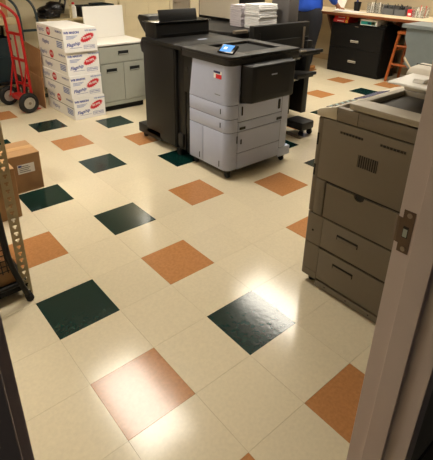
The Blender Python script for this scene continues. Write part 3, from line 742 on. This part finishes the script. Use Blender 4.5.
b = MB(); b.box(-.16, .16, -.006, .006, 0, .10, bev=.002, mx=Matrix.Translation(wR+ax*.22+fwd*.088+Vector((0, 0, -.112))) @ Matrix.Rotation(math.atan2(ax.y, ax.x), 4, 'Z')); b.build('nose_upright', M_red, Ht)

# dark hand truck parked behind it
Hd = thing('hand_truck', 'dark hand truck standing behind the leaning cardboard', 'hand truck', (1.43, 3.8, 0))
for x in (1.335, 1.535):
    MB().tube([(x, 3.8, .06), (x, 3.8, .7), (x-.005, 3.8, 1.0), (x-.03, 3.83, 1.10), (x-.09, 3.88, 1.17), (x-.12, 3.93, 1.19)], .015, 10, 2).build('side_rail', M_teal, Hd, True)
for z in (.2, .5, .8): MB().box(1.335, 1.535, 3.795, 3.805, z-.014, z+.014).build('cross_bar', M_teal, Hd)
MB().box(1.33, 1.60, 3.64, 3.79, .004, .012, bev=.002).build('nose_plate', M_teal, Hd)
MB().cyl((1.27, 3.835, .09), (1.58, 3.835, .09), .01, 10).build('axle', M_steel, Hd)
for x, s in ((1.25, -1), (1.60, 1)): wheel(x, 3.835, .09, (s, 0, 0), .09, Hd)
for x in (1.335, 1.535): MB().tube([(x, 3.8, .10), (x, 3.835, .09)], .01, 8).build('axle_brace', M_teal, Hd)

# flattened cardboard leaning on the carton stack
def sheet(label, p0, p1, top0, top1, th, m, fold):
    t = thing('cardboard_sheet', label, 'cardboard', ((p0[0]+p1[0])/2, (p0[1]+p1[1])/2, 0))
    P0, P1, T0, T1 = map(Vector, (p0, p1, top0, top1))
    n = (P1-P0).cross(T0-P0).normalized()*th
    def pan(a, b_, c, d, nm):
        b = bmesh.new(); A = [b.verts.new(x) for x in (a, b_, c, d)]; B2 = [b.verts.new(x+n) for x in (a, b_, c, d)]
        b.faces.new(A[::-1]); b.faces.new(B2)
        for i in range(4): b.faces.new((A[i], A[(i+1) % 4], B2[(i+1) % 4], B2[i]))
        bmesh.ops.recalc_face_normals(b, faces=b.faces)
        mb = MB(); mb._join(b); mb.build(nm, m, t)
    L0, L1 = P0.lerp(T0, fold), P1.lerp(T1, fold)
    g = (T0-P0).normalized()*.003
    pan(P0, P1, L1-g, L0-g, 'lower_panel'); pan(L0+g, L1+g, T1, T0, 'upper_panel')
    off = n.normalized()*-.004
    pan(L0.lerp(T0, .08)+off*1, L1.lerp(T1, .08)+off*.2, L1.lerp(T1, .42)+off*.2, L0.lerp(T0, .75)+off, 'loose_flap')
sheet('flattened brown cardboard box leaning against the white cartons', (1.275, 3.17, .003), (1.275, 3.68, .003), (1.312, 3.21, .665), (1.312, 3.70, .70), -.008, M_card2, .52)

# ================================================================ CARDBOARD BOXES AT LEFT
def cbox(label, x0, x1, y0, y1, h, m, lab=None):
    t = thing('cardboard_box', label, 'box', ((x0+x1)/2, (y0+y1)/2, 0))
    MB().box(x0, x1, y0, y1, .001, h-.004, bev=.003).build('box_body', m, t)
    ym = (y0+y1)/2
    MB().box(x0, x1, y0, ym-.0015, h-.0038, h, bev=.001, seg=1).build('top_flap', m, t)
    MB().box(x0, x1, ym+.0015, y1, h-.0038, h, bev=.001, seg=1).build('top_flap', m, t)
    MB().box(x0-.0006, x1+.0006, ym-.03, ym+.03, h, h+.0006).build('tape_strip', M_tape, t)
    MB().box(x1, x1+.0006, ym-.03, ym+.03, h-.07, h).build('tape_strip', M_tape, t)
    if lab:
        a, b_, z0, z1 = lab
        l = MB().box(a, b_, y0-.0012, y0+.001, z0, z1).build('address_label', M_label, t)
        for k in range(4): MB().box(a+.012, b_-.03-.012*(k % 2), y0-.0017, y0-.001, z0+.012+k*.014, z0+.017+k*.014).build('label_line', M_ink, l)
        MB().box(a+.006, a+.03, y0-.0017, y0-.001, z1-.02, z1-.006).build('label_mark', M_pblue, l)
cbox('brown cardboard box with white address label, standing on a green tile', .15, .514, 1.232, 1.525, .293, M_card, (.345, .465, .150, .222))
cbox('brown cardboard box nearer the slotted post, in front of the labelled one', -.09, .240, .900, 1.19, .352, M_card)

# ================================================================ NEAR SLOTTED RACK
Nr = thing('storage_rack', 'tan slotted steel rack in the left foreground', 'rack', (-.2, .45, 0))
def angle_post(x, y, sx, sy, m=mat('rack_tan', S(190, 172, 134), rough=.5, var=.06, scale=30), z1=2.1):
    mb = MB(); t = .0025; w = .048; p = .0381
    c = lambda a, b: (min(a, b), max(a, b))
    def fl(a0, a1, z0, z1_): # face flange in xz plane
        xs = c(x+sx*a0, x+sx*a1); mb.box(xs[0], xs[1], y, y+t, z0, z1_)
    fl(0, w*.30, 0, z1); fl(w*.70, w, 0, z1)
    z = 0
    while z < z1:
        fl(w*.30, w*.70, z, min(z+p*.45, z1))
        if z+p < z1:
            fl(w*.30, w*.41, z+p*.45, z+p*.74); fl(w*.59, w*.70, z+p*.45, z+p*.74)
        z += p
    xs = c(x, x+sx*t); mb.box(xs[0], xs[1], y+t, y+.04, 0, z1)
    return mb.build('slotted_post', m, Nr)
angle_post(.018, .085, -1, 1); angle_post(-.468, .085, 1, 1)
angle_post(.018, .835, -1, 1); angle_post(-.468, .835, 1, 1)
for z in (.07, 1.10, 1.6, 2.05):
    MB().box(-.462, .012, .092, .83, z-.03, z, bev=.002).build('shelf_board', MATS['rack_tan'] if z > .1 else M_fblack, Nr)
MB().cyl((.004, .087, .022), (.004, .081, .022), .006, 6).build('bolt', M_dark, Nr)
t = thing('cardboard_tray', 'low open tan cardboard tray on the bottom board of the slotted rack', 'tray', (-.22, .4, .071))
for a in ((-.42, -.03, .14, .146), (-.42, -.03, .59, .596), (-.42, -.414, .146, .59), (-.036, -.03, .146, .59)): MB().box(*a, .071, .21, bev=.001, seg=1).build('tray_side', M_card, t)
MB().box(-.414, -.036, .146, .59, .071, .076).build('tray_bottom', M_card, t)
# black folded cart leaning at the rack's foot
Fc = thing('folded_cart', 'black folded tube cart leaning beside the foot of the slotted post', 'cart', (-.05, .05, 0))
yb = .05
MB().tube([(-.012, yb, .02), (-.030, yb, .09), (-.062, yb, .22), (-.072, yb, .30), (-.078, yb, .60), (-.095, yb, .80)], .014, 12, 2).build('frame_tube', M_black, Fc, True)
MB().tube([(-.30, yb, .02), (-.30, yb, .22), (-.31, yb, .60), (-.33, yb, .80)], .014, 12, 1).build('frame_tube', M_black, Fc, True)
MB().tube([(-.095, yb, .80), (-.15, yb, .86), (-.27, yb, .86), (-.33, yb, .80)], .014, 12, 1).build('handle', M_black, Fc, True)
for x, zz in ((-.010, 0), (-.30, 0)):
    MB().cyl((x+.004, yb, 0), (x-.004, yb, .035), .019, 14, bev=.004).build('rubber_foot', M_rub, Fc, True)
MB().tube([(-.04, yb, .115), (-.30, yb, .115)], .010, 10).build('cross_tube', M_black, Fc, True)
b = MB()
for k in range(9): b.tube([(-.082-.024*k, yb, .20), (-.090-.024*k, yb, .46)], .0025, 6)
for k in range(9): b.tube([(-.075, yb+.003, .21+.03*k), (-.30, yb+.003, .21+.03*k)], .0025, 6)
b.build('mesh_panel', M_black, Fc, True)

# ================================================================ FAR COUNTER
Ct = thing('wall_counter', 'long wall counter with cream top and brown wooden edge', 'counter', (6.1, 2.6, 0))
MB().box(5.74, XW1-.002, .2, YW1-.03, .880, .916, bev=.003).build('counter_top', M_lamc, Ct)
MB().box(5.722, 5.739, .2, YW1-.03, .876, .917, bev=.004).build('wood_edge', M_woodedge, Ct)
for y in (2.66, 1.50, 3.7, .6):
    pts = [(5.76, .871), (6.49, .871), (6.49, .42), (6.40, .42), (6.25, .52), (6.10, .70), (5.95, .79), (5.80, .835)]
    if y == 2.66: pts = [(5.76, .871), (6.49, .871), (6.49, .30), (6.1, .42), (5.92, .60), (5.80, .80)]
    MB().prism(pts, 'y', y, y+.03, bev=.002).build('bracket', mat('bracket_brown', S(70, 38, 20), rough=.5), Ct)
# black lateral file
Fl = thing('lateral_file', 'black two drawer lateral file cabinet under the wooden edged counter', 'file cabinet', (6.02, 2.13, 0))
MB().box(5.81, 6.26, 1.662, 2.602, .0, .752, bev=.004).build('body', M_fblack, Fl)
MB().box(5.80, 6.262, 1.658, 2.606, .752, .766, bev=.003).build('top', M_fblack, Fl)
for z0, z1, hz in ((.055, .395, .19), (.401, .742, .50)):
    d = MB().box(5.79, 5.812, 1.672, 2.592, z0, z1, bev=.004).build('drawer', M_fblack, Fl)
    h = MB().box(5.772, 5.79, 2.06, 2.20, hz-.005, hz+.028, bev=.004).build('handle', mat('bright_metal', S(215, 210, 200), rough=.3, metal=.6), d)
    MB().box(5.770, 5.773, 2.065, 2.195, hz+.008, hz+.014).build('handle_slot', M_dark, h)
MB().box(5.788, 5.792, 2.10, 2.16, .728, .738).build('lock_plate', M_steel, Fl)
# boxes on the file, below the counter
def smallbox(name, label, cat, x0, x1, y0, y1, z0, h, m, parts):
    t = thing(name, label, cat, ((x0+x1)/2, (y0+y1)/2, z0))
    MB().box(x0, x1, y0, y1, z0, z0+h, bev=.003).build('box_body', m, t)
    for nm, a, b_, z1, z2, m2 in parts: MB().box(x0-.0012, x0+.001, a, b_, z0+z1, z0+z2).build(nm, m2, t)
redbox = mat('red_packet', S(176, 26, 28), rough=.5)
pr_ = lambda y: [('roundel', y-.03, y+.005, .008, .04, M_yellow), ('roundel_centre', y-.022, y-.004, .014, .032, M_pblue), ('white_line', y+.04, y+.16, .02, .028, M_label)]
smallbox('paper_ream', 'lower of two red wrapped packets on the black file cabinet', 'packet', 5.81, 6.08, 2.31, 2.585, .767, .05, redbox, pr_(2.35))
smallbox('paper_ream', 'upper of two red wrapped packets on the black file cabinet', 'packet', 5.815, 6.08, 2.30, 2.575, .8175, .05, redbox, pr_(2.34))
smallbox('flat_box', 'teal and cream flat box on the black file cabinet', 'box', 5.81, 6.10, 1.80, 2.09, .767, .085, M_label, [('teal_print', 1.83, 2.08, .012, .06, M_tealbox), ('yellow_print', 1.84, 1.90, .014, .056, M_yellow), ('navy_print', 1.92, 1.96, .02, .05, M_pblue)])
smallbox('grey_folder', 'thin grey folder box right of the teal box', 'folder', 5.88, 6.1, 1.68, 1.79, .767, .03, M_charc, [])
# wooden stool
Sto = thing('wooden_stool', 'orange wooden stool under the counter end beside the file', 'stool', (6.02, 1.36, 0))
sx, sy = 6.02, 1.335
MB().box(sx-.16, sx+.16, sy-.16, sy+.16, .70, .738, bev=.01).build('seat', M_stool, Sto, True)
for i in (-1, 1):
    for j in (-1, 1):
        b = MB(); b.tube([(sx+i*.19, sy+j*.20, 0), (sx+i*.13, sy+j*.135, .70)], .022, 8); b.build('leg', M_stool, Sto)
def lp(i, j, z): f = z/.70; return (sx+i*(.19-.06*f), sy+j*(.20-.065*f), z)
for z in (.265, .53):
    for a, b_ in (((-1, -1), (-1, 1)), ((1, -1), (1, 1))):
        MB().tube([lp(*a, z), lp(*b_, z)], .016, 8).build('rung', M_stool, Sto)
    for a, b_ in (((-1, -1), (1, -1)), ((-1, 1), (1, 1))):
        MB().tube([lp(*a, z-.06), lp(*b_, z-.06)], .016, 8).build('rung', M_stool, Sto)
# blue grey desk block
Gd = thing('service_desk', 'blue grey laminate desk block in front of the counter end', 'desk', (5.42, .3, 0))
MB().box(5.17, 5.66, -.6, 1.075, .878, .922, bev=.004).build('desk_top', M_bluegrey, Gd)
MB().prism([(1.03, .877), (1.03, .74), (.985, .64), (.985, .55), (1.0, .50), (.97, .42), (.90, .36), (.90, 0), (-.55, 0), (-.55, .877)], 'x', 5.22, 5.60, bev=.003).build('desk_body', M_bluegrey, Gd)
MB().prism([(1.0, .50), (.985, .52), (.88, .40), (.89, .385)], 'x', 5.214, 5.221).build('loose_edge_strip', M_lamc, Gd)
# counter top things
t = thing('paper_holder', 'white slanted paper holder on the counter, left of the dark cup', 'holder', (6.2, 2.72, .917))
MB().prism([(6.10, .917), (6.12, .917), (6.24, 1.16), (6.22, 1.16)], 'y', 2.64, 2.80, bev=.002).build('slanted_panel', M_white, t)
MB().prism([(6.10, .917), (6.30, .917), (6.30, .924), (6.10, .924)], 'y', 2.64, 2.80).build('base', M_white, t)
t = thing('pen_cup', 'dark tapered cup on the counter behind the loose papers', 'cup', (6.25, 2.47, .917))
MB().lathe([(0, 0), (.045, 0), (.06, .14), (.054, .14), (.041, .008), (0, .008)], 20, Matrix.Translation((6.25, 2.47, .917))).build('cup_body', M_black, t, True)
for k in range(4): MB().cyl((6.25+.01*k-.015, 2.47, .93), (6.25+.03*k-.045, 2.46+.01*k, 1.10), .004, 6).build('pen', M_charc if k % 2 else M_pblue, t)
t = thing('loose_papers', 'white papers spread on the counter above the file cabinet', 'papers', (6.0, 2.45, .917))
for k, (dx, dy, a) in enumerate(((0, 0, .1), (.05, -.12, -.15), (-.05, .1, .3))):
    MB().box(-.105, .105, -.14, .14, 0, .004, mx=Matrix.Translation((6.0+dx*.4, 2.46+dy, .917+.0045*k)) @ Matrix.Rotation(a, 4, 'Z')).build('paper_sheet', M_paper, t)
def bin_(name, label, x0, x1, y0, y1, h, m, content):
    t = thing(name, label, 'organiser', ((x0+x1)/2, (y0+y1)/2, .917)); wl_ = .003
    b = MB(); b.box(x0, x1, y0, y0+wl_, .917, .917+h); b.box(x0, x1, y1-wl_, y1, .917, .917+h); b.box(x1-wl_, x1, y0+wl_, y1-wl_, .917, .917+h); b.box(x0, x0+wl_, y0+wl_, y1-wl_, .917, .917+h*.7); b.box(x0+wl_, x1-wl_, y0+wl_, y1-wl_, .917, .920)
    b.build('bin_shell', m, t)
    for k, mm in enumerate(content):
        yy = y0+.02+(y1-y0-.04)*(k+.5)/len(content); hh = h*random.uniform(.7, 1.25); xx = random.uniform(x0+.03, x1-.03)
        dx, dy = random.uniform(-.02, .02), random.uniform(-.025, .025)
        MB().cyl((xx, yy, .921), (xx+dx, yy+dy, .917+hh), .006, 6).build('pen', mm, t)
    return t
bin_('pen_organiser', 'clear organiser bin on the counter, next to the loose papers', 6.14, 6.30, 2.10, 2.22, .15, M_clear, [M_label, M_charc, M_label, M_ink])
bin_('pen_organiser', 'clear organiser bin on the counter beside the dark mesh organiser', 6.16, 6.32, 1.96, 2.08, .14, M_clear, [M_ink, M_charc, M_label])
inks = [M_black, M_black, M_charc, M_black, M_teal]*3
bin_('mesh_organiser', 'left half of the dark crowded pen organiser on the counter', 6.12, 6.30, 1.76, 1.93, .13, mat('smoke_acrylic', (.25, .25, .26), rough=.2, trans=.5), inks)
bin_('mesh_organiser', 'right half of the dark crowded pen organiser on the counter', 6.12, 6.30, 1.57, 1.74, .13, MATS['smoke_acrylic'], inks)
smallbox('red_carton', 'small red carton on the counter right of the pen organiser', 'box', 6.14, 6.24, 1.475, 1.545, .917, .10, M_pred, [('label_panel', 1.485, 1.53, .02, .05, M_label)])
bin_('card_organiser', 'clear bin of white and red cards at the counter end', 6.1, 6.28, 1.28, 1.45, .14, M_clear, [M_label, M_pred, M_label, M_label, M_pred, M_label])
smallbox('yellow_carton', 'tan carton on the counter left of the person', 'box', 6.05, 6.25, 3.38, 3.66, .917, .16, M_card, [('white_panel', 3.45, 3.6, .05, .11, M_label)])

# ================================================================ PERSON AT THE COUNTER
Pe = thing('person', 'person in blue shirt and dark jeans leaning at the counter', 'person', (5.40, 2.76, 0))
px0, py0 = 5.40, 2.77
def V(x, y, z): return (px0+x, py0+y, z)
# body: pelvis, spine, neck, head, arms with hands, legs with feet as one skinned surface
bv = [V(0, 0, .93), V(.01, 0, 1.08), V(.04, 0, 1.25), V(.09, 0, 1.40), V(.12, 0, 1.49), V(.15, 0, 1.56), V(.17, 0, 1.64), V(.175, 0, 1.71)]
br = [(.13, .16), (.12, .15), (.12, .16), (.10, .13), (.055, .055), (.075, .07), (.095, .08), (.06, .055)]
be = [(i, i+1) for i in range(7)]
def add(parent_i, pts, rad):
    i0 = parent_i
    for p, r in zip(pts, rad):
        bv.append(p); br.append(r); be.append((i0, len(bv)-1)); i0 = len(bv)-1
    return i0
add(0, [V(.0, -.11, .86), V(0, -.10, .48), V(-.03, -.075, .10), V(.02, -.075, .045), V(.12, -.085, .03)], [.105, .065, .042, .04, .035])
add(0, [V(.0, .11, .86), V(0, .12, .48), V(-.03, .12, .10), V(.02, .12, .045), V(.12, .13, .03)], [.105, .065, .042, .04, .035])
hands = []
for s in (-1, 1):
    e = add(3, [V(.09, s*.19, 1.40), V(.14, s*.27, 1.16), V(.36, s*.24, 1.035), V(.44, s*.23, .985)], [.065, .048, .034, (.040, .022)])
    hands.append((e, s))
for e, s in hands:
    for k, (dy, ln) in enumerate(((-.032, .075), (-.011, .088), (.011, .083), (.032, .065))):
        b0 = Vector(bv[e]); add(e, [b0+Vector((.035, dy, -.012)), b0+Vector((.035+ln*.6, dy*1.15, -.018)), b0+Vector((.035+ln, dy*1.2, -.036))], [.010, .009, .007])
    b0 = Vector(bv[e]); add(e, [b0+Vector((.0, -s*.038, -.012)), b0+Vector((.035, -s*.062, -.026))], [.011, .009])
meshobj('body', skin([tuple(v) for v in bv], be, br, 2), M_skin, Pe)
# jeans
jv = [V(-.02, 0, 1.05), V(-.02, 0, .90), V(-.02, -.135, .80), V(-.01, -.10, .47), V(-.04, -.080, .075), V(-.02, .135, .80), V(-.01, .12, .47), V(-.04, .12, .075)]
jr = [(.18, .22), (.215, .26), (.155, .155), (.098, .098), (.080, .080), (.145, .145), (.098, .098), (.080, .080)]
meshobj('jeans', skin(jv, [(0, 1), (1, 2), (2, 3), (3, 4), (1, 5), (5, 6), (6, 7)], jr, 2), M_jean, Pe)
# shirt with sleeves
sv = [V(-.02, 0, .885), V(-.01, 0, 1.07), V(.03, 0, 1.25), V(.08, 0, 1.40), V(.11, 0, 1.475)]
sr = [(.235, .29), (.20, .25), (.16, .20), (.13, .15), (.07, .07)]
se = [(i, i+1) for i in range(4)]
for s in (-1, 1):
    for k, (p, r) in enumerate(((V(.09, s*.20, 1.405), .085), (V(.14, s*.285, 1.16), .068), (V(.33, s*.245, 1.045), .052))):
        sv.append(p); sr.append((r, r)); se.append((3 if k == 0 else len(sv)-2, len(sv)-1))
meshobj('shirt', skin(sv, se, sr, 2), M_shirt, Pe)
# head details
hc = Vector(V(.175, 0, 1.645))
b = MB(); bmh = bmesh.new(); bmesh.ops.create_icosphere(bmh, subdivisions=3, radius=1)
for v in list(bmh.verts):
    if v.co.z < -.25 and v.co.x > -.2 or v.co.x > .55 and v.co.z < .45: bmh.verts.remove(v)
for v in bmh.verts: v.co = hc + Vector((v.co.x*.112-.012, v.co.y*.100, v.co.z*.125+.012))
b._join(bmh); b.build('hair', M_hair, Pe, True)
for s in (-1, 1):
    b = MB(); b.lathe([(0, -.010), (.009, -.006), (.011, 0), (.009, .006), (0, .010)], 10, Matrix.Translation(hc+Vector((.078, s*.030, .005)))); b.build('eye', M_label, Pe, True)
    b = MB(); b.lathe([(0, -.03), (.012, -.02), (.014, 0), (.012, .02), (0, .03)], 10, Matrix.Translation(hc+Vector((0, s*.086, -.01)))); b.build('ear', M_skin, Pe, True)
b = MB(); b.prism([(.085, .012), (.118, -.028), (.085, -.032)], 'y', -.012, .012, bev=.004); bmesh.ops.translate(b.bm, verts=b.bm.verts, vec=hc); b.build('nose', M_skin, Pe, True)
b = MB(); b.box(.078, .092, -.024, .024, -.062, -.052, bev=.003); bmesh.ops.translate(b.bm, verts=b.bm.verts, vec=hc); b.build('mouth', mat('lips', S(130, 70, 60), rough=.5), Pe, True)
for y in (-.08, .125):
    b = MB(); b.box(-.10, .19, y-.05, y+.05, .0, .022, bev=.01, seg=2); b.box(-.09, .17, y-.044, y+.044, .022, .085, bev=.028, seg=3); bmesh.ops.translate(b.bm, verts=b.bm.verts, vec=(px0, py0, 0)); b.build('shoe', M_shoe, Pe, True)
